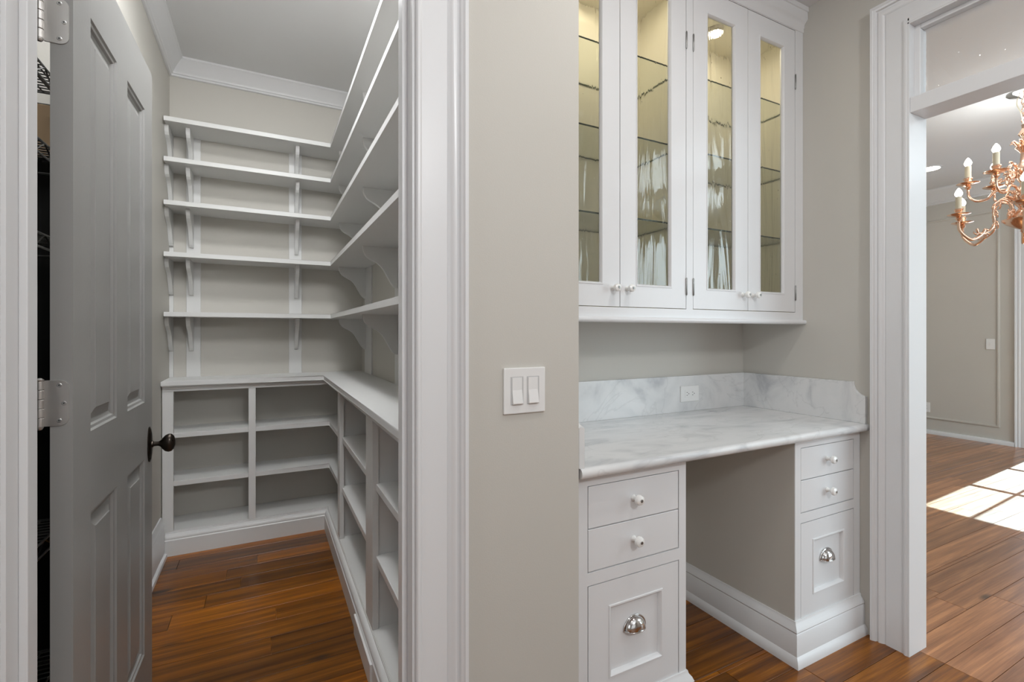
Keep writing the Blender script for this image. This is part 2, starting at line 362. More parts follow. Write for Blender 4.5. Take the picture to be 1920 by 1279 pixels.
# ------------------------------------------------------------------ crown, baseboards, casings
def crown_prof(h, p):   # (b out from wall, a down from the ceiling = negative)
    return [(0, 0), (p, 0), (p, -.010), (p*.93, -.014), (p*.86, -h*.18), (p*.68, -h*.34), (p*.48, -h*.52), (p*.33, -h*.72), (p*.26, -h*.80), (p*.26, -h*.84), (p*.17, -h*.88), (p*.17, -h*.97), (p*.1, -h), (0, -h)]
st(molding('trim_1', WHITE, [(PXL, 1.93, ZP), (PXL, PYB, ZP), (PXR, PYB, ZP), (PXR, YB, ZP)], crown_prof(.098, .072), (0,0,1)))
st(molding('trim_2', WHITE, [(2.24, 3.2, ZD), (XD, 3.2, ZD), (XD, -2.5, ZD)], crown_prof(.17, .13), (0,0,1)))
def base_prof(h, t=.017, shoe=.012, cap=.034):
    return [(0, 0), (t+shoe, 0), (t+shoe, .008), (t+shoe*.8, .016), (t+.003, .021), (t, .023), (t, h-cap), (t-.003, h-cap+.004), (t-.001, h-cap+.009), (t-.004, h-cap+.016), (t-.009, h-cap+.024), (t-.010, h-.004), (t-.012, h), (0, h)]
st(molding('baseboard_left', WHITE, [(PXL, 1.925, 0), (PXL, 3.12, 0)], base_prof(.215, .018, .014, .05), (0,0,1)))
DB = paint('greige_baseboard_paint', (.56, .535, .485), .45)
st(molding('baseboard_right', WHITE, [(XD, 3.2, 0), (XD, GY1+.115, 0)], [(0,0),(.03,0),(.03,.03),(.022,.045),(0,.045)], (0,0,1)))
CAS = [(0,0),(0,.016),(.003,.019),(.008,.019),(.011,.015),(.0135,.012),(.072,.012),(.0735,.009),(.076,.011),(.082,.016),(.090,.020),(.0935,.020),(.095,.015),(.099,.017),(.102,.024),(.108,.027),(.110,.030),(.118,.030),(.119,.027),(.119,0)]
def casing(name, path, nrm, flip, parent=None): return molding(name, WHITE, path, CAS, nrm, parent, flip=flip)
# pantry doorway: casing, jambs with stops
dw = st(casing('trim_3', [(JL-.006, YW, 0), (JL-.006, YW, 2.046), (JR+.006, YW, 2.046), (JR+.006, YW, 0)], (0,-1,0), -1))
boxes('jamb', WHITE, [(JL-.02, JL, YW-.004, YB, 0, 2.06), (JR, JR+.02, YW-.004, YB, 0, 2.06), (JL-.02, JR+.02, YW-.004, YB, 2.06, 2.075)], dw, .001)
boxes('door_stop', WHITE, [(JL, JL+.012, 1.088, 1.124, 0, 2.06), (JR-.012, JR, 1.088, 1.124, 0, 2.06), (JL, JR, 1.088, 1.124, 2.048, 2.06)], dw, .002)
# dining doorway: casing, jambs, transom bar
CY = OY1-.002
dd = st(casing('trim_4', [(AXR, OY1+.0, 0), (AXR, OY1, 2.342), (AXR, OY0, 2.342), (AXR, OY0, 0)], (-1,0,0), -1))
boxes('jamb', WHITE, [(AXR-.018, 2.24, CY-.004, OY1+.012, 0, 2.36), (AXR-.018, 2.24, OY0-.012, OY0+.006, 0, 2.36), (AXR-.018, 2.24, OY0, OY1, 2.338, 2.36)], dd, .001)
box('transom_bar', WHITE, AXR-.012, 2.235, OY0+.006, CY-.004, 2.010, 2.066, parent=dd, bev=.002)
st2 = [(0,0),(0,.020),(.004,.020),(.010,.012),(.018,.010),(.018,0)]
w1 = st(empty('window_1'))
boxes('frame', WHITE, [(2.150, 2.176, CY-.022, CY-.003, 2.066, 2.338), (2.150, 2.176, OY0+.006, OY0+.024, 2.066, 2.338), (2.150, 2.176, OY0+.024, CY-.022, 2.066, 2.080), (2.150, 2.176, OY0+.024, CY-.022, 2.322, 2.338),
      (2.184, 2.205, CY-.018, CY-.003, 2.066, 2.338), (2.184, 2.205, OY0+.006, OY0+.020, 2.066, 2.338), (2.184, 2.205, OY0+.02, CY-.018, 2.066, 2.077), (2.184, 2.205, OY0+.02, CY-.018, 2.325, 2.338)], w1, .0025)
box('pane', TRANSG, 2.178, 2.182, OY0+.0065, CY-.0045, 2.0665, 2.3375, parent=w1)
st(casing('trim_5', [(2.235, OY0, 0), (2.235, OY0, 2.342), (2.235, OY1, 2.342), (2.235, OY1, 0)], (1,0,0), -1))
# dining wall: applied panel moulding, casing and glazed exit door
PM = [(-.013,0),(-.013,.006),(-.008,.012),(0,.014),(.008,.010),(.013,.004),(.013,0)]
t6 = st(molding('trim_6', DB, [(XD, 3.10, .19), (XD, 3.10, 2.50), (XD, 2.20, 2.50), (XD, 2.20, .19)], PM, (-1,0,0), closed=True))
st(casing('trim_7', [(XD, GY0, 0), (XD, GY0, 2.45), (XD, GY1, 2.45), (XD, GY1, 0)], (-1,0,0), 1))
d2 = st(empty('door_2')); d2['label'] = 'white glazed exit door with two columns of panes in the far dining wall'
ga, gb = 1.315, 1.835
boxes('frame', WHITE, [(XD+.03, XD+.075, GY0, ga, 0, 2.45), (XD+.03, XD+.075, gb, GY1, 0, 2.45), (XD+.03, XD+.075, ga, gb, 0, .28), (XD+.03, XD+.075, ga, gb, 2.20, 2.45)], d2)
boxes('muntin', WHITE, [(XD+.035, XD+.07, (ga+gb)/2-.011, (ga+gb)/2+.011, .28, 2.20)]+[(XD+.035, XD+.07, ga, gb, z-.011, z+.011) for z in (1.545, .90)], d2)
for i, (z0, z1) in enumerate(((.28, .889), (.911, 1.534), (1.556, 2.20))):
    for y0, y1 in ((ga, (ga+gb)/2-.011), ((ga+gb)/2+.011, gb)):
        box('pane', WINDG, XD+.050, XD+.054, y0, y1, z0, z1, parent=d2)

# ------------------------------------------------------------------ pantry door
door = st(empty('door_1')); door['label'] = 'grey painted panelled pantry door swung open into the pantry'
DWD, DT, DZ0, DZ1 = .675, .0345, .012, 2.031
door.location = (-.3715, 1.240, 0); door.rotation_euler = (0, 0, -math.radians(1.0))
# local: x = thickness (0 left .. DT right, facing the opening), y = width from the hinge
cols = ((.100, .292), (.388, .578)); rows = ((.215, .812), (.986, 1.880))
fr = [(0, DT, 0, cols[0][0], DZ0, DZ1), (0, DT, cols[1][1], DWD, DZ0, DZ1), (0, DT, cols[0][1], cols[1][0], rows[0][0], DZ1-.15)]
for y0, y1 in cols: fr += [(0, DT, y0, y1, DZ0, rows[0][0]), (0, DT, y0, y1, rows[0][1], rows[1][0]), (0, DT, y0, y1, rows[1][1], DZ1)]
fr[2] = (0, DT, cols[0][1], cols[1][0], DZ0, DZ1)
boxes('slab_frame', DOORG, fr, door)
for y0, y1 in cols:
    for z0, z1 in rows:
        # raised panel with a sloped field edge plus moulded sticking
        bm = bmesh.new()
        for s, xf in ((1, DT), (-1, 0)):
            def ring(ins, dep): return [bm.verts.new((xf-s*dep, y, z)) for y, z in ((y0+ins, z0+ins), (y1-ins, z0+ins), (y1-ins, z1-ins), (y0+ins, z1-ins))]
            rs = [ring(0, 0), ring(.004, .004), ring(.010, .005), ring(.013, .010), ring(.020, .0125), ring(.022, .0125), ring(.044, .005), ring(.046, .0035)]
            for a, b in zip(rs, rs[1:]):
                for i in range(4): bm.faces.new((a[i], a[(i+1) % 4], b[(i+1) % 4], b[i]))
            bm.faces.new(rs[-1])
        mesh_obj('panel', bm, DOORG, door)
def hinge(zc):
    h = box('hinge', NICKEL, -.012, .027, -.0022, .0, zc-.0445, zc+.0445, parent=door)
    # leaf with rounded outer corners
    bm = bmesh.new(); r = .015; pts = []
    xa, xb, z0, z1 = -.008, .0290, zc-.0445, zc+.0445
    pts += [(xa, z0)]
    for k in range(7): a = -math.pi/2+k*math.pi/12; pts.append((xb-r+r*math.cos(a), z0+r+r*math.sin(a)))
    for k in range(7): a = k*math.pi/12; pts.append((xb-r+r*math.cos(a), z1-r+r*math.sin(a)))
    pts += [(xa, z1)]
    extr(bm, [(x, -.0026, z) for x, z in pts], (0, .0030, 0))
    me = bpy.data.meshes.new('hinge'); bmesh.ops.recalc_face_normals(bm, faces=bm.faces); bm.to_mesh(me); bm.free(); me.materials.append(NICKEL)
    h.data = me
    for k in range(5):
        bm = bmesh.new(); za = z0+k*.0178+.0004; zb = za+.0170
        lathe(bm, [(.0055, za), (.0062, za+.0008), (.0062, zb-.0008), (.0055, zb)], (-.0125, -.008, 0), 'Z', 14); mesh_obj('knuckle', bm, NICKEL, h, 'a')
    bm = bmesh.new(); lathe(bm, [(0, z1), (.0062, z1), (.0066, z1+.002), (.003, z1+.005), (0, z1+.0055)], (-.0125, -.008, 0), 'Z', 14)
    lathe(bm, [(0, z0-.006), (.0035, z0-.005), (.006, z0-.001), (.006, z0), (0, z0)], (-.0125, -.008, 0), 'Z', 14); mesh_obj('pin', bm, NICKEL, h, 'a')
    for x, z in ((.0145, zc+.0345), (.0215, zc-.001), (.0145, zc-.0345)):
        bm = bmesh.new(); lathe(bm, [(0, -.0034), (.0034, -.0034), (.0042, -.0026)], (x, 0, z), 'Y', 14); s_ = mesh_obj('screw', bm, STEEL, h, 'a')
        bm = bmesh.new(); lathe(bm, [(0, -.0037), (.0014, -.0037), (.0014, -.003)], (x, 0, z), 'Y', 10); mesh_obj('screw_slot', bm, SLOT, h, 'a')
    return h
for zc in (1.062, 1.8075, .30): hinge(zc)
def door_knob(side):
    s = 1 if side > 0 else -1; x0 = DT if s > 0 else 0; yk, zk = .632, .846
    bm = bmesh.new(); lathe(bm, [(0, 0), (.020, 0), (.0205, .003), (.017, .006), (.012, .008), (0, .009)], (0,0,0), 'X', 28)
    for v in bm.verts: v.co.z *= 2.75; v.co.x *= s; v.co += Vector((x0, yk, zk))
    rose = mesh_obj('knob_rose', bm, BRONZE, door, 'a')
    bm = bmesh.new(); lathe(bm, [(.011, .006), (.010, .012), (.0075, .014), (.007, .026), (.009, .032), (.014, .036), (.0225, .045), (.0255, .054), (.0245, .062), (.018, .069), (.008, .0725), (0, .073)], (0,0,0), 'X', 24)
    for v in bm.verts:
        v.co.z *= 1.14 if v.co.x > .03 else 1
        v.co.y *= .72 if v.co.x > .034 else 1
        if v.co.x > .034: v.co.z += (v.co.x-.05)*.06
        v.co.x *= s*.95; v.co += Vector((x0, yk, zk))
    mesh_obj('knob', bm, BRONZE, rose, 'a')
door_knob(1); door_knob(-1)

# ------------------------------------------------------------------ pantry base shelving
FX, FY = .345, 3.145    # face planes (right run / back run)
pb = thing('pantry_base_shelving', 'white L-shaped open base cabinet under the pantry counter with painted fixed shelves', 'shelving')
boxes('face_frame', SHELFW, [(-.490, -.441, FY, FY+.02, .10, .911), (-.441, FX, FY, FY+.02, .879, .911),
      (-.441, FX, FY, FY+.02, .08, .1245), (FX, FX+.02, YB+.002, FY+.02, .8785, .911), (FX, FX+.02, YB+.002, FY+.0, .08, .1245)], pb)
for a in ((-.0845, -.0482, FY-.001, FY+.021, .126, .879), (FX-.001, FX+.021, 2.627, 2.70, .126, .879), (FX-.001, FX+.021, 1.768, 1.897, .126, .879), (FX-.001, FX+.021, YB+.002, 1.25, .126, .879)):
    box('stile', SHELFW, *a, parent=pb, bev=.001)
for a in ((-.0845, -.066, FY+.02, PYB, .126, .911), (FX+.02, PXR, 2.655, 2.675, .126, .911), (FX+.02, PXR, 1.775, 1.795, .126, .911), (-.494, -.476, FY+.02, PYB, 0, .911)):
    box('divider', SHELFW, *a, parent=pb)
for zt in (.652, .391):
    t = .026
    box('shelf', SHELFW, -.476, -.0845, FY+.006, PYB, zt-t, zt, parent=pb, bev=.002)
    bm = bmesh.new(); prism(bm, [(-.066, FY+.006), (FX+.008, FY+.006), (FX+.008, 2.675), (PXR, 2.675), (PXR, PYB), (-.066, PYB)], zt-t, zt, .002); mesh_obj('shelf', bm, SHELFW, pb)
    box('shelf', SHELFW, FX+.012, PXR, 1.795, 2.655, zt-t, zt, parent=pb, bev=.002)
    box('shelf', SHELFW, FX+.012, PXR, YB+.002, 1.775, zt-t, zt, parent=pb, bev=.002)
bm = bmesh.new(); prism(bm, [(-.476, FY+.003), (FX+.003, FY+.003), (FX+.003, YB+.002), (PXR, YB+.002), (PXR, PYB), (-.476, PYB)], .100, .126, .001); mesh_obj('deck', bm, SHELFW, pb)
molding('base_board', SHELFW, [(-.4765, FY, 0), (FX, FY, 0), (FX, YB+.002, 0)],
        [(-.02, 0), (.024, 0), (.024, .083), (.020, .088), (.021, .094), (.017, .104), (.009, .112), (.003, .114), (.002, .120), (-.02, .120)], (0,0,1), pb, flip=1)
molding('counter_cove', SHELFW, [(-.490, FY, .911), (FX, FY, .911), (FX, YB+.002, .911)],
        [(-.002, 0), (.018, 0), (.016, -.006), (.008, -.011), (.006, -.017), (-.002, -.018)], (0,0,1), pb, flip=1)
bm = bmesh.new(); B(bm, FX-.032, FX-.024, 1.655, 1.985, .003, .080, .001); mesh_obj('register_plate', bm, PLAST, pb)
bm = bmesh.new(); prism(bm, [(-.493, 3.12), (.318, 3.12), (.318, YB+.004), (PXR-.001, YB+.004), (PXR-.001, PYB-.001), (-.493, PYB-.001)], .911, .9375, .004)
tag(mesh_obj('pantry_countertop', bm, SHELFW), 'white painted L-shaped countertop over the pantry base shelves', 'countertop')

# ------------------------------------------------------------------ pantry wall shelves with brackets
BR = [(1,0),(1,-.05),(.985,-.12),(.95,-.19),(.89,-.26),(.80,-.315),(.70,-.355),(.60,-.40),(.52,-.45),(.45,-.51),(.39,-.58),(.34,-.66),(.28,-.75),(.22,-.84),(.16,-.92),(.10,-.98),(.05,-1),(0,-1),(0,0)]
def bracket(pos, d, zt, parent, t=.020, D=.165, Hh=.195):
    bm = bmesh.new(); d = Vector(d); s = Vector((-d.y, d.x, 0))
    extr(bm, [Vector(pos)+d*(r*D)+Vector((0,0,zt+h*Hh))-s*t/2 for r, h in BR], s*t)
    return mesh_obj('bracket', bm, SHELFW, parent)
for zb, lab in ((2.346, 'highest'), (2.128, 'second from the top'), (1.8926, 'middle'), (1.612, 'fourth from the top'), (1.2855, 'lowest')):
    t = thing('wall_shelf', f'white L-shaped bracketed pantry wall shelf, {lab} of the five', 'shelf', 'bracketed pantry wall shelves')
    bm = bmesh.new(); prism(bm, [(-.487, 3.165), (.361, 3.165), (.361, YB+.002), (PXR, YB+.002), (PXR, PYB), (-.487, PYB)], zb, zb+.025, .0015)
    mesh_obj('board', bm, SHELFW, t)
    bracket((-.484, PYB-.010, 0), (0,-1,0), zb, t); bracket((-.385, PYB-.010, 0), (0,-1,0), zb, t); bracket((.178, PYB-.010, 0), (0,-1,0), zb, t)
    for y in (3.205, 2.37, 1.52): bracket((PXR-.010, y, 0), (-1,0,0), zb, t)
lt = thing('ceiling_light', 'round white flush ceiling light above the pantry floor', 'light')
bm = bmesh.new(); lathe(bm, [(0, ZP), (.16, ZP), (.16, ZP-.02), (.15, ZP-.028), (.14, ZP-.028)], (.02, 1.95, 0), 'Z', 32); mesh_obj('base', bm, WHITE, lt, 'a')
bm = bmesh.new(); lathe(bm, [(.14, ZP-.026), (.135, ZP-.034), (.09, ZP-.042), (0, ZP-.045)], (.02, 1.95, 0), 'Z', 32); mesh_obj('diffuser', bm, emit('diffuser_glow', (1,.97,.93), 3), lt, 'a')

# ------------------------------------------------------------------ black wire rack in the recess beside the door
rk = thing('wire_rack', 'black wire shelf rack in the dark gap behind the open grey door', 'rack')
xa, xb, ya, yb = -1.00, -.515, 1.27, 1.86
for x, y in ((xa, ya), (xb, ya), (xa, yb), (xb, yb)):
    bm = bmesh.new(); tube(bm, [(x, y, 0), (x, y, 2.0)], .009, 8); mesh_obj('post', bm, WIRE, rk, 'a')
for z, n in ((.24, 26), (.62, 24), (.98, 20), (1.42, 20), (1.66, 26), (1.86, 30)):
    bm = bmesh.new()
    for zz in (z, z+.035): tube(bm, [(xa, ya, zz), (xb, ya, zz), (xb, yb, zz), (xa, yb, zz), (xa, ya, zz)], .0035, 6)
    for i in range(n): y = ya+(yb-ya)*(i+.5)/n; tube(bm, [(xa, y, z+.036), (xb, y, z+.036)], .0022, 4)
    for i in range(4 if z < 1.8 else 22): x = xa+(xb-xa)*(i+.5)/(4 if z < 1.8 else 22); tube(bm, [(x, ya, z+.034), (x, yb, z+.034)], .0025, 4)
    k = 5
    for i in range(k): tube(bm, [(xb, ya+(yb-ya)*i/k, z), (xb, ya+(yb-ya)*(i+.5)/k, z+.035), (xb, ya+(yb-ya)*(i+1)/k, z)], .002, 4)
    mesh_obj('wire_shelf', bm, WIRE, rk, 'a')
tag(box('wooden_board', BROWN, -.96, -.53, 1.835, 1.852, 1.702, 1.852, bev=.002), 'brown wooden board standing on the wire rack behind the grey door', 'board')

# ------------------------------------------------------------------ light switch and outlets
sw = thing('light_switch', 'white double rocker light switch on the greige wall', 'switch', loc=(.5727, YW, 1.056))
def rounded_plate(bm, w, h, t, axis='Y'):
    B(bm, -w/2, w/2, -t, 0, -h/2, h/2, .0022)
bm = bmesh.new(); rounded_plate(bm, .1165, .1125, .0065); mesh_obj('plate', bm, PLAST, sw)
for cx in (-.0225, .0225):
    bm = bmesh.new(); z0, z1 = -.0335, .0335; w = .0165
    B(bm, cx-w-.0012, cx+w+.0012, -.0068, -.0062, z0-.0012, z1+.0012)
    mesh_obj('rocker_slot', bm, SLOTL, sw)
    bm = bmesh.new(); pr = [(-.0062, z1-.001), (-.0075, z1-.001), (-.0078, .002), (-.0135, z0+.003), (-.0125, z0+.001), (-.0062, z0+.001)]
    extr(bm, [(cx-w/1.22, y, z) for y, z in pr], (w*2/1.22, 0, 0)); mesh_obj('rocker', bm, PLAST, sw)
def outlet(name, label, loc, rz, horizontal, cat='outlet'):
    t = thing(name, label, cat, loc=loc); t.rotation_euler = (0, 0, rz)
    w, h = (.1145, .072) if horizontal else (.072, .1145)
    bm = bmesh.new(); B(bm, -w/2, w/2, -.006, 0, -h/2, h/2, .002); mesh_obj('plate', bm, PLAST, t)
    bm = bmesh.new(); a, b = (.033, .0165) if horizontal else (.0165, .033); B(bm, -a, a, -.0072, -.006, -b, b, .0006); mesh_obj('receptacle', bm, PLAST, t)
    bm = bmesh.new()
    for s in (-1, 1):
        if horizontal:
            cx = s*.0175
            for dz in (-.006, .006): B(bm, cx-.006, cx+.001, -.0076, -.0072, dz-.0011, dz+.0011)
            lathe(bm, [(0, -.0076), (.0022, -.0076), (.0022, -.0072)], (cx+.0075, 0, 0), 'Y', 10)
        else:
            cz = s*.0175
            for dx in (-.006, .006): B(bm, dx-.0011, dx+.0011, -.0076, -.0072, cz-.001, cz+.006)
    mesh_obj('slots', bm, SLOT, t)['kind'] = 'stuff'
    return t
outlet('wall_outlet', 'white horizontal outlet set in the marble backsplash', (1.734, 1.5925, .9185), 0, True)
p = thing('wall_plate', 'small white blank plate on the far dining room wall', 'plate', loc=(XD-.001, 2.262, 1.07)); p.rotation_euler = (0, 0, -math.pi/2)
bm = bmesh.new(); B(bm, -.036, .036, -.006, 0, -.057, .057, .002); mesh_obj('plate', bm, PLAST, p)
bm = bmesh.new(); B(bm, -.008, .008, -.009, -.006, -.016, .016, .001); mesh_obj('toggle', bm, PLAST, p)
outlet('wall_outlet', 'white outlet low on the far dining room wall', (XD-.001, 2.83, .31), -math.pi/2, False)

# ------------------------------------------------------------------ marble desk top with splashes
tp = thing('marble_countertop', 'white grey-veined marble desk top with upstands in the alcove', 'countertop')
def bull(bm):  # slab with bullnose front and eased corners
    prof = []
    y0 = 1.043
    for k in range(9):
        a = -math.pi/2+math.pi*k/8; prof.append((y0+.013-.013*math.cos(a), .822+.015*math.sin(a)))
    prof = [(AYB-.001, .807)]+prof+[(AYB-.001, .837)]
    extr(bm, [(.745, y, z) for y, z in prof], (AXR-.001-.745, 0, 0))
bm = bmesh.new(); bull(bm); mesh_obj('slab', bm, MARB, tp, 'a')
box('backsplash', MARB, .760, 2.110, 1.592, AYB-.001, .837, 1.000, parent=tp, bev=.002)
def ear(x0, x1):
    pts = [(AYB-.001, .837), (AYB-.001, 1.0), (1.100, 1.0)]
    # cove cut
    for k in range(9):
        t = k/8; a = math.pi*t/2
        pts.append((1.100-.042*(1-math.cos(a)), 1.0-.055*math.sin(a)))
    pts += [(1.052, .945), (1.052, .837)]
    bm = bmesh.new(); extr(bm, [(x0, y, z) for y, z in pts], (x1-x0, 0, 0))
    bmesh.ops.bevel(bm, geom=[e for e in bm.edges if abs(e.verts[0].co.x-e.verts[1].co.x) < 1e-6], offset=.0015, segments=1, affect='EDGES')
    return mesh_obj('side_splash', bm, MARB, tp)
ear(.740, .760); ear(2.110, AXR-.001)

# ------------------------------------------------------------------ desk pedestals
def knob(parent, x, y, z, r=.0148):
    bm = bmesh.new(); lathe(bm, [(.0095, 0), (.009, -.002), (.0065, -.006), (.006, -.012), (.009, -.016), (r, -.021), (r*1.03, -.026), (r*.9, -.031), (r*.5, -.034), (0, -.035)], (x, y, z), 'Y', 22)
    k = mesh_obj('knob', bm, PORC, parent, 'a')
    bm = bmesh.new(); lathe(bm, [(0, -.0366), (.0038, -.0364), (.0046, -.0352), (.0046, -.033)], (x, y, z), 'Y', 12); return k, bm
def cup_pull(parent, x, y, z):
    """half dome bin pull with a rim"""
    w, h, d = .0375, .036, .026
    bm = bmesh.new(); seg = 18; rgs = []
    for i in range(7):
        t = i/6*math.pi/2   # from rim on the face to the nose
        ring = []
        for k in range(seg+1):
            a = math.pi*k/seg
            ring.append(bm.verts.new((x+math.cos(a)*w*math.cos(t)**.8 if i < 6 else x, y-d*math.sin(t), z+math.sin(a)*h*math.cos(t)**.8 if i < 6 else z+.0)))
        rgs.append(ring)
    for a, b in zip(rgs, rgs[1:]):
        for k in range(seg):
            try: bm.faces.new((a[k], a[k+1], b[k+1], b[k]))
            except ValueError: pass
    bmesh.ops.remove_doubles(bm, verts=bm.verts, dist=1e-5)
    o = mesh_obj('cup_pull', bm, CHROME, parent, 'all')
    m = o.modifiers.new('s', 'SOLIDIFY'); m.thickness = .0018; m.offset = -1
    bm = bmesh.new(); tube(bm, [(x+math.cos(math.pi*k/20)*(w+.003), y-.0025, z+math.sin(math.pi*k/20)*(h+.003)-.002) for k in range(21)], .0026, 6)
    tube(bm, [(x-w-.003, y-.002, z-.002)]+[(x-math.cos(math.pi*k/12)*w, y-d*math.sin(math.pi*k/12), z-.001) for k in range(13)]+[(x+w+.003, y-.002, z-.002)], .0018, 6)
    mesh_obj('pull_rim', bm, CHROME, parent, 'all')
    return o
def inset_panel(name, mat, x0, x1, yf, z0, z1, st_, parent, t=.020, cx=(0,0,0,0)):
    """flat frame-and-panel front: opening inset by st_ = (left,right,bottom,top)"""
    a, b, c, d = x0+st_[0], x1-st_[1], z0+st_[2], z1-st_[3]
    bm = bmesh.new()
    for q in ((x0, a, yf, yf+t, z0, z1), (b, x1, yf, yf+t, z0, z1), (a, b, yf, yf+t, z0, c), (a, b, yf, yf+t, d, z1)): B(bm, *q)
    o = mesh_obj(name, bm, mat, parent)
    return o, (a, b, c, d)
def pedestal(name, x0, x1, fx0, fx1, label, side_open):
    t = thing(name, label, 'desk pedestal', 'desk pedestals under the marble top')
    F = 1.08
    # carcass sides and top/bottom behind the face
    L_ = WALL if side_open == 'left' else WHITE
    box('side', WALL, *( (x0-.0006, x0+.018) if side_open == 'left' else (x1-.018, x1+.0006) ), F+.003, AYB-.001, 0, .806, parent=t)
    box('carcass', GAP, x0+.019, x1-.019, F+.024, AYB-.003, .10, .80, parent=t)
    lx, rx = fx0-.003, fx1+.003
    boxes('face_frame', WHITE, [(x0, lx, F, F+.02, .09, .806), (rx, x1, F, F+.02, .09, .806), (lx, rx, F, F+.02, .776, .806), (lx, rx, F, F+.02, .5005, .5355), (lx, rx, F, F+.02, .09, .1495)], t)
    for z0, z1 in ((.6575, .7735), (.5385, .6545)):
        dr = box('drawer', WHITE, fx0, fx1, F+.0005, F+.02, z0, z1, parent=t, bev=.0012)
        k, bm = knob(dr, (fx0+fx1)/2-.008, F, (z0+z1)/2+.004); mesh_obj('knob_screw', bm, HINGEM, dr, 'a')
    dr, (a, b, c, d) = inset_panel('file_drawer', WHITE, fx0, fx1, F+.0005, .1525, .4975, (.074, .068, .075, .072), t)
    box('panel', WHITE, a-.004, b+.004, F+.011, F+.0185, c-.004, d+.004, parent=dr)
    molding('panel_bead', WHITE, [(a, F+.0005, c), (a, F+.0005, d), (b, F+.0005, d), (b, F+.0005, c)],
            [(-.004, 0), (-.003, .0025), (.001, .003), (.004, .0005), (.006, -.006), (.008, -.0102), (-.004, -.0102)], (0,-1,0), dr, closed=True, flip=1 if True else -1)
    cup_pull(dr, (a+b)/2+.0, F+.011, (c+d)/2+.008)
    return t
tl = pedestal('desk_pedestal', .762 if False else .740, 1.162, .7915, 1.1295, 'white desk pedestal beside the switch wall with two drawers over a file drawer', 'right')
tr = pedestal('desk_pedestal', 1.709, AXR-.001, 1.7445, 2.0825, 'white desk pedestal beside the dining doorway with two drawers over a file drawer', 'left')
# base mouldings wrapping each pedestal
bp_ = [(-.002, 0), (.030, 0), (.030, .012), (.027, .024), (.020, .034), (.018, .036), (.018, .112), (.015, .116), (.018, .122), (.013, .134), (.006, .143), (.004, .152), (-.002, .152)]
molding('base_moulding', WHITE, [(1.709, AYB-.001, 0), (1.709, 1.08, 0), (AXR-.001, 1.08, 0)], bp_, (0,0,1), tr, flip=1)
molding('base_moulding', WHITE, [(.742, 1.08, 0), (1.162, 1.08, 0), (1.162, AYB-.001, 0)], bp_, (0,0,1), tl, flip=1)

# ------------------------------------------------------------------ glazed upper cabinet
uc = thing('glass_door_cabinet', 'white wall cabinet with four narrow glass doors over the marble desk', 'cabinet')
CF = 1.31; zb, zt = 1.254, 2.56
cx0, cx1 = AXL+.001, AXR-.001
boxes('carcass', CABIN, [(cx0, cx0+.016, CF+.02, AYB-.001, zb, zt), (cx1-.016, cx1, CF+.02, AYB-.001, zb, zt), (cx0+.016, cx1-.016, AYB-.010, AYB-.001, zb, zt),
      (cx0+.016, cx1-.016, CF+.02, AYB-.010, 1.268, 1.286), (cx0+.016, cx1-.016, CF+.02, AYB-.010, 2.53, zt), (1.421, 1.437, CF+.02, AYB-.010, 1.286, 2.53)], uc)
box('bottom_panel', WHITE, cx0+.002, cx1-.002, CF+.001, AYB-.002, 1.250, 1.267, parent=uc)
boxes('face_frame', WHITE, [(cx0, .7745, CF, CF+.02, zb, zt), (2.0745, cx1, CF, CF+.02, zb, zt), (1.412, 1.4465, CF, CF+.02, 1.2865, 2.5275),
      (.7745, 2.0745, CF, CF+.02, zb, 1.2865), (.7745, 2.0745, CF, CF+.02, 2.5275, zt)], uc)
molding('bottom_moulding', WHITE, [(cx0, CF, 1.235), (cx1, CF, 1.235)], [(-.03, 0), (.011, 0), (.015, .003), (.017, .009), (.015, .015), (.011, .018), (.001, .019), (-.03, .019)], (0,0,1), uc, flip=1)
molding('crown', WHITE, [(cx0, CF, 2.55), (cx1, CF, 2.55)],
        [(-.01, -.02), (.002, -.02), (.004, -.017), (.004, -.004), (.007, 0), (.007, .010), (.010, .016), (.016, .022), (.022, .030), (.022, .060), (.026, .062), (.026, .0815), (-.01, .0815)], (0,0,1), uc, flip=1)
def cab_door(x0, x1, hinge_side):
    z0, z1 = 1.289, 2.525; sw_ = .0745
    d, (a, b, c, dd_) = inset_panel('door', WHITE, x0, x1, CF+.0005, z0, z1, (sw_, sw_, .077, .088), uc)
    molding('glazing_bead', WHITE, [(a, CF+.0005, c), (a, CF+.0005, dd_), (b, CF+.0005, dd_), (b, CF+.0005, c)],
            [(-.003, 0), (-.0025, .0022), (.001, .0022), (.003, -.001), (.005, -.004), (.006, -.010), (-.003, -.010)], (0,-1,0), d, closed=True)
    box('pane', WAVY, a+.0005, b-.0005, CF+.0115, CF+.0145, c+.0005, dd_-.0005, parent=d)
    xk = x1-.030 if hinge_side < 0 else x0+.030
    k, bm = knob(d, xk, CF, 1.352, .0135); mesh_obj('knob_screw', bm, HINGEM, d, 'a')
    xh = x0-.0015 if hinge_side < 0 else x1+.0015
    for zc in (1.372, 2.30 if True else 2.44):
        bm = bmesh.new(); lathe(bm, [(0, zc-.034), (.002, zc-.033), (.0034, zc-.030), (.0034, zc+.030), (.002, zc+.033), (0, zc+.034)], (xh, CF-.002, 0), 'Z', 10); mesh_obj('hinge', bm, HINGEM, d, 'a')
for a_ in ((.7775, 1.0925, -1), (1.0955, 1.4095, 1), (1.449, 1.7595, -1), (1.7625, 2.0715, 1)): cab_door(*a_)
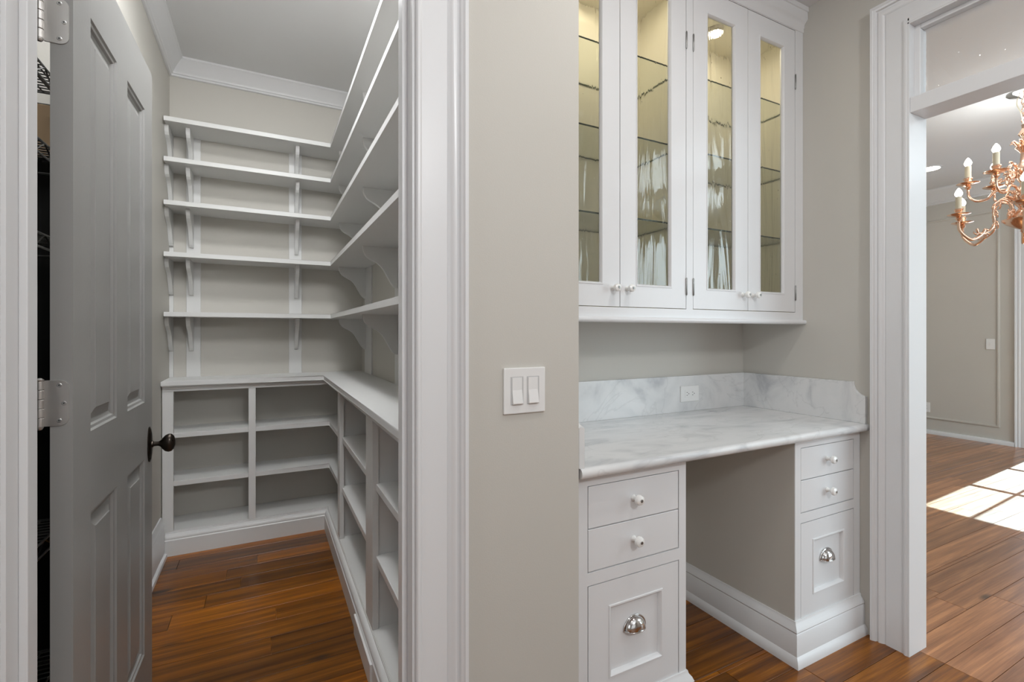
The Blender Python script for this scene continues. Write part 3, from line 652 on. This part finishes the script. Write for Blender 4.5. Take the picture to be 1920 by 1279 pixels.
for z in (2.203, 1.908, 1.612):
    for x0, x1 in ((cx0+.018, 1.419), (1.439, cx1-.018)):
        bm = bmesh.new(); B(bm, x0, x1, 1.345, AYB-.012, z-.003, z+.003)
        bm.normal_update()
        for f in bm.faces:
            if abs(f.normal.z) < .5 and abs(sum(v.co.z for v in f.verts)/4-z) < .001: f.material_index = 1
        mesh_obj('glass_shelf', bm, [SHELFG, EDGEG], uc)
for x in (1.09, 1.76):
    t = thing('cabinet_puck_light', f'small round puck light in the top of the {"left" if x < 1.4 else "right"} half of the glass cabinet', 'light', 'puck lights in the glass cabinet')
    bm = bmesh.new(); lathe(bm, [(0, 2.5285), (.036, 2.5285), (.036, 2.516), (.030, 2.513)], (x, 1.47, 0), 'Z', 24); mesh_obj('rim', bm, NICKEL, t, 'a')
    bm = bmesh.new(); lathe(bm, [(.030, 2.514), (.026, 2.511), (0, 2.510)], (x, 1.47, 0), 'Z', 24); mesh_obj('lens', bm, emit('puck_glow', (1, .88, .62), 25), t, 'a')
    disk('puck_lamp', (x, 1.47, 2.505), .05, .8, (1, .89, .68))
for x in (1.0, 1.62): area('cabinet_fill_lamp', (x+.2, 1.36, 2.50), .3, .02, .4, (1, .9, .7), (math.radians(25), 0, 0))  # added fill lamps to even out the cabinet interior

# ------------------------------------------------------------------ dining room downlight and chandelier
dl = thing('recessed_downlight', 'lit recessed downlight in the dining room ceiling', 'light')
bm = bmesh.new(); lathe(bm, [(.105, ZD), (.105, ZD-.004), (.085, ZD-.006), (.080, ZD-.001)], (6.0, 2.4, 0), 'Z', 28); mesh_obj('trim_ring', bm, WHITE, dl, 'a')
bm = bmesh.new(); lathe(bm, [(0, ZD-.003), (.082, ZD-.003)], (6.0, 2.4, 0), 'Z', 28); mesh_obj('lens', bm, LEDM, dl, 'a')

CC = Vector((4.663, 1.336, 0))
ch = thing('chandelier', 'copper-gold two-tier candle chandelier hanging in the dining room', 'chandelier', loc=CC)
def lath(name, prof, mat, parent=ch, seg=24, off=(0,0,0)):
    bm = bmesh.new(); lathe(bm, prof, off, 'Z', seg); return mesh_obj(name, bm, mat, parent, 'a')
lath('canopy', [(0, ZD), (.085, ZD), (.088, ZD-.008), (.075, ZD-.018), (.03, ZD-.03), (.012, ZD-.045), (0, ZD-.046)], CHROME)
bm = bmesh.new()
for k in range(5):
    z = ZD-.065-k*.032
    tube(bm, [(math.cos(a)*.012*(k % 2), math.cos(a)*.012*((k+1) % 2), z+math.sin(a)*.022) for a in [2*math.pi*i/12 for i in range(13)]], .003, 6)
mesh_obj('chain', bm, COPPER, ch, 'all')
bm = bmesh.new(); tube(bm, spline([(0, .03, ZD-.02), (-.05, .02, ZD-.09), (-.055, 0, ZD-.15), (-.02, 0, ZD-.20), (0, 0, ZD-.22)]), .003, 6); mesh_obj('cord', bm, CANDLE, ch, 'all')
lath('stem', [(.0, 2.64), (.014, 2.635), (.010, 2.61), (.022, 2.59), (.030, 2.57), (.016, 2.55), (.012, 2.52), (.026, 2.50), (.045, 2.48), (.030, 2.46), (.016, 2.44), (.020, 2.38), (.040, 2.34), (.048, 2.30), (.034, 2.26),
              (.018, 2.23), (.030, 2.20), (.058, 2.17), (.064, 2.13), (.045, 2.09), (.024, 2.06), (.040, 2.04), (.060, 2.01), (.066, 1.985), (.05, 1.97), (.02, 1.96), (0, 1.96)], COPPER)
lath('bottom_bowl', [(0, 1.885), (.012, 1.89), (.020, 1.90), (.014, 1.91), (.045, 1.925), (.085, 1.95), (.108, 1.975), (.112, 1.985), (.100, 1.988), (.06, 1.985), (0, 1.982)], COPPER, seg=30)
# leaf crown around the stem
for z, r, n in ((2.48, .055, 8), (2.27, .085, 10), (2.10, .10, 10)):
    bm = bmesh.new()
    for i in range(n):
        a = 2*math.pi*i/n; c, s = math.cos(a), math.sin(a)
        tube(bm, [(c*.02, s*.02, z), (c*r*.6, s*r*.6, z+.02), (c*r, s*r, z+.045), (c*(r+.018), s*(r+.018), z+.035)], [.006, .011, .008, .002], 6)
    mesh_obj('leaf_collar', bm, COPPER, ch, 'all')['kind'] = 'stuff'

ca = 27.2
def arm(R, zc, ang, pts, tier):
    a = math.radians(ang); c, s = math.cos(a), math.sin(a)
    P = spline([(c*r, s*r, z) for r, z in pts], 6); n = len(P)
    bm = bmesh.new(); tube(bm, P, [.0075+.003*math.sin(i*.9) + (.004 if i % 11 == 5 else 0) for i in range(n)], 8)
    # acanthus curls along the arm
    for i in range(4, n-4, 7):
        p = P[i]; q = P[i+3]; d = (q-p).normalized(); u = Vector((0, 0, 1))
        nn = (u-d*u.dot(d)).normalized()*(1 if (i//7) % 2 else -1)
        tube(bm, [p, p+nn*.018+d*.008, p+nn*.024+d*.024, p+nn*.016+d*.034], [.007, .006, .005, .001], 6)
    arm_o = mesh_obj('arm', bm, COPPER, ch, 'all')
    x, y = c*R, s*R
    lath('bobeche', [(0, zc-.01), (.02, zc-.008), (.045, zc), (.064, zc+.008), (.066, zc+.011), (.045, zc+.004), (.015, zc+.002), (0, zc+.002)], COPPER, arm_o, 20, (x, y, 0))
    lath('candle_cup', [(0, zc-.055), (.010, zc-.05), (.007, zc-.038), (.016, zc-.028), (.020, zc-.018), (.010, zc-.008), (.014, zc+.004), (.023, zc+.016), (.019, zc+.026), (.027, zc+.042), (.025, zc+.05), (.014, zc+.05)], COPPER, arm_o, 16, (x, y, 0))
    lath('candle', [(.018, zc+.03), (.018, zc+.135), (.012, zc+.138), (0, zc+.138)], CANDLE, arm_o, 14, (x, y, 0))
    lath('bulb', [(0, zc+.136), (.013, zc+.138), (.021, zc+.150), (.0225, zc+.160), (.016, zc+.178), (.006, zc+.194), (0, zc+.199)], BULB, arm_o, 14, (x, y, 0))
base = 180-ca   # direction that points to the camera's left
def scroll(ang, pts, rad):
    o = bmesh.new(); a = math.radians(ang); c, s = math.cos(a), math.sin(a)
    tube(o, spline([(c*r, s*r, z) for r, z in pts], 6), rad, 8); mesh_obj('scroll', o, COPPER, ch, 'all')
for k in range(6):
    A = base-44-60*k
    arm(.28, 2.277, A, [(.045, 2.27), (.075, 2.335), (.12, 2.35), (.155, 2.31), (.15, 2.26), (.12, 2.255), (.11, 2.285)], 1)
    scroll(A, [(.05, 2.17), (.09, 2.20), (.14, 2.20), (.18, 2.155), (.235, 2.15), (.273, 2.185), (.28, 2.235)], .0085)
for k in range(6):
    A = base-16-60*k
    arm(.37, 2.028, A, [(.05, 2.05), (.085, 2.03), (.075, 2.00), (.06, 2.03), (.075, 2.095), (.12, 2.125), (.165, 2.09), (.17, 2.02), (.165, 1.96), (.20, 1.905), (.25, 1.895), (.265, 1.93)], 2)
    scroll(A, [(.215, 1.925), (.24, 1.885), (.29, 1.855), (.335, 1.885), (.366, 1.93), (.37, 1.985)], .010)
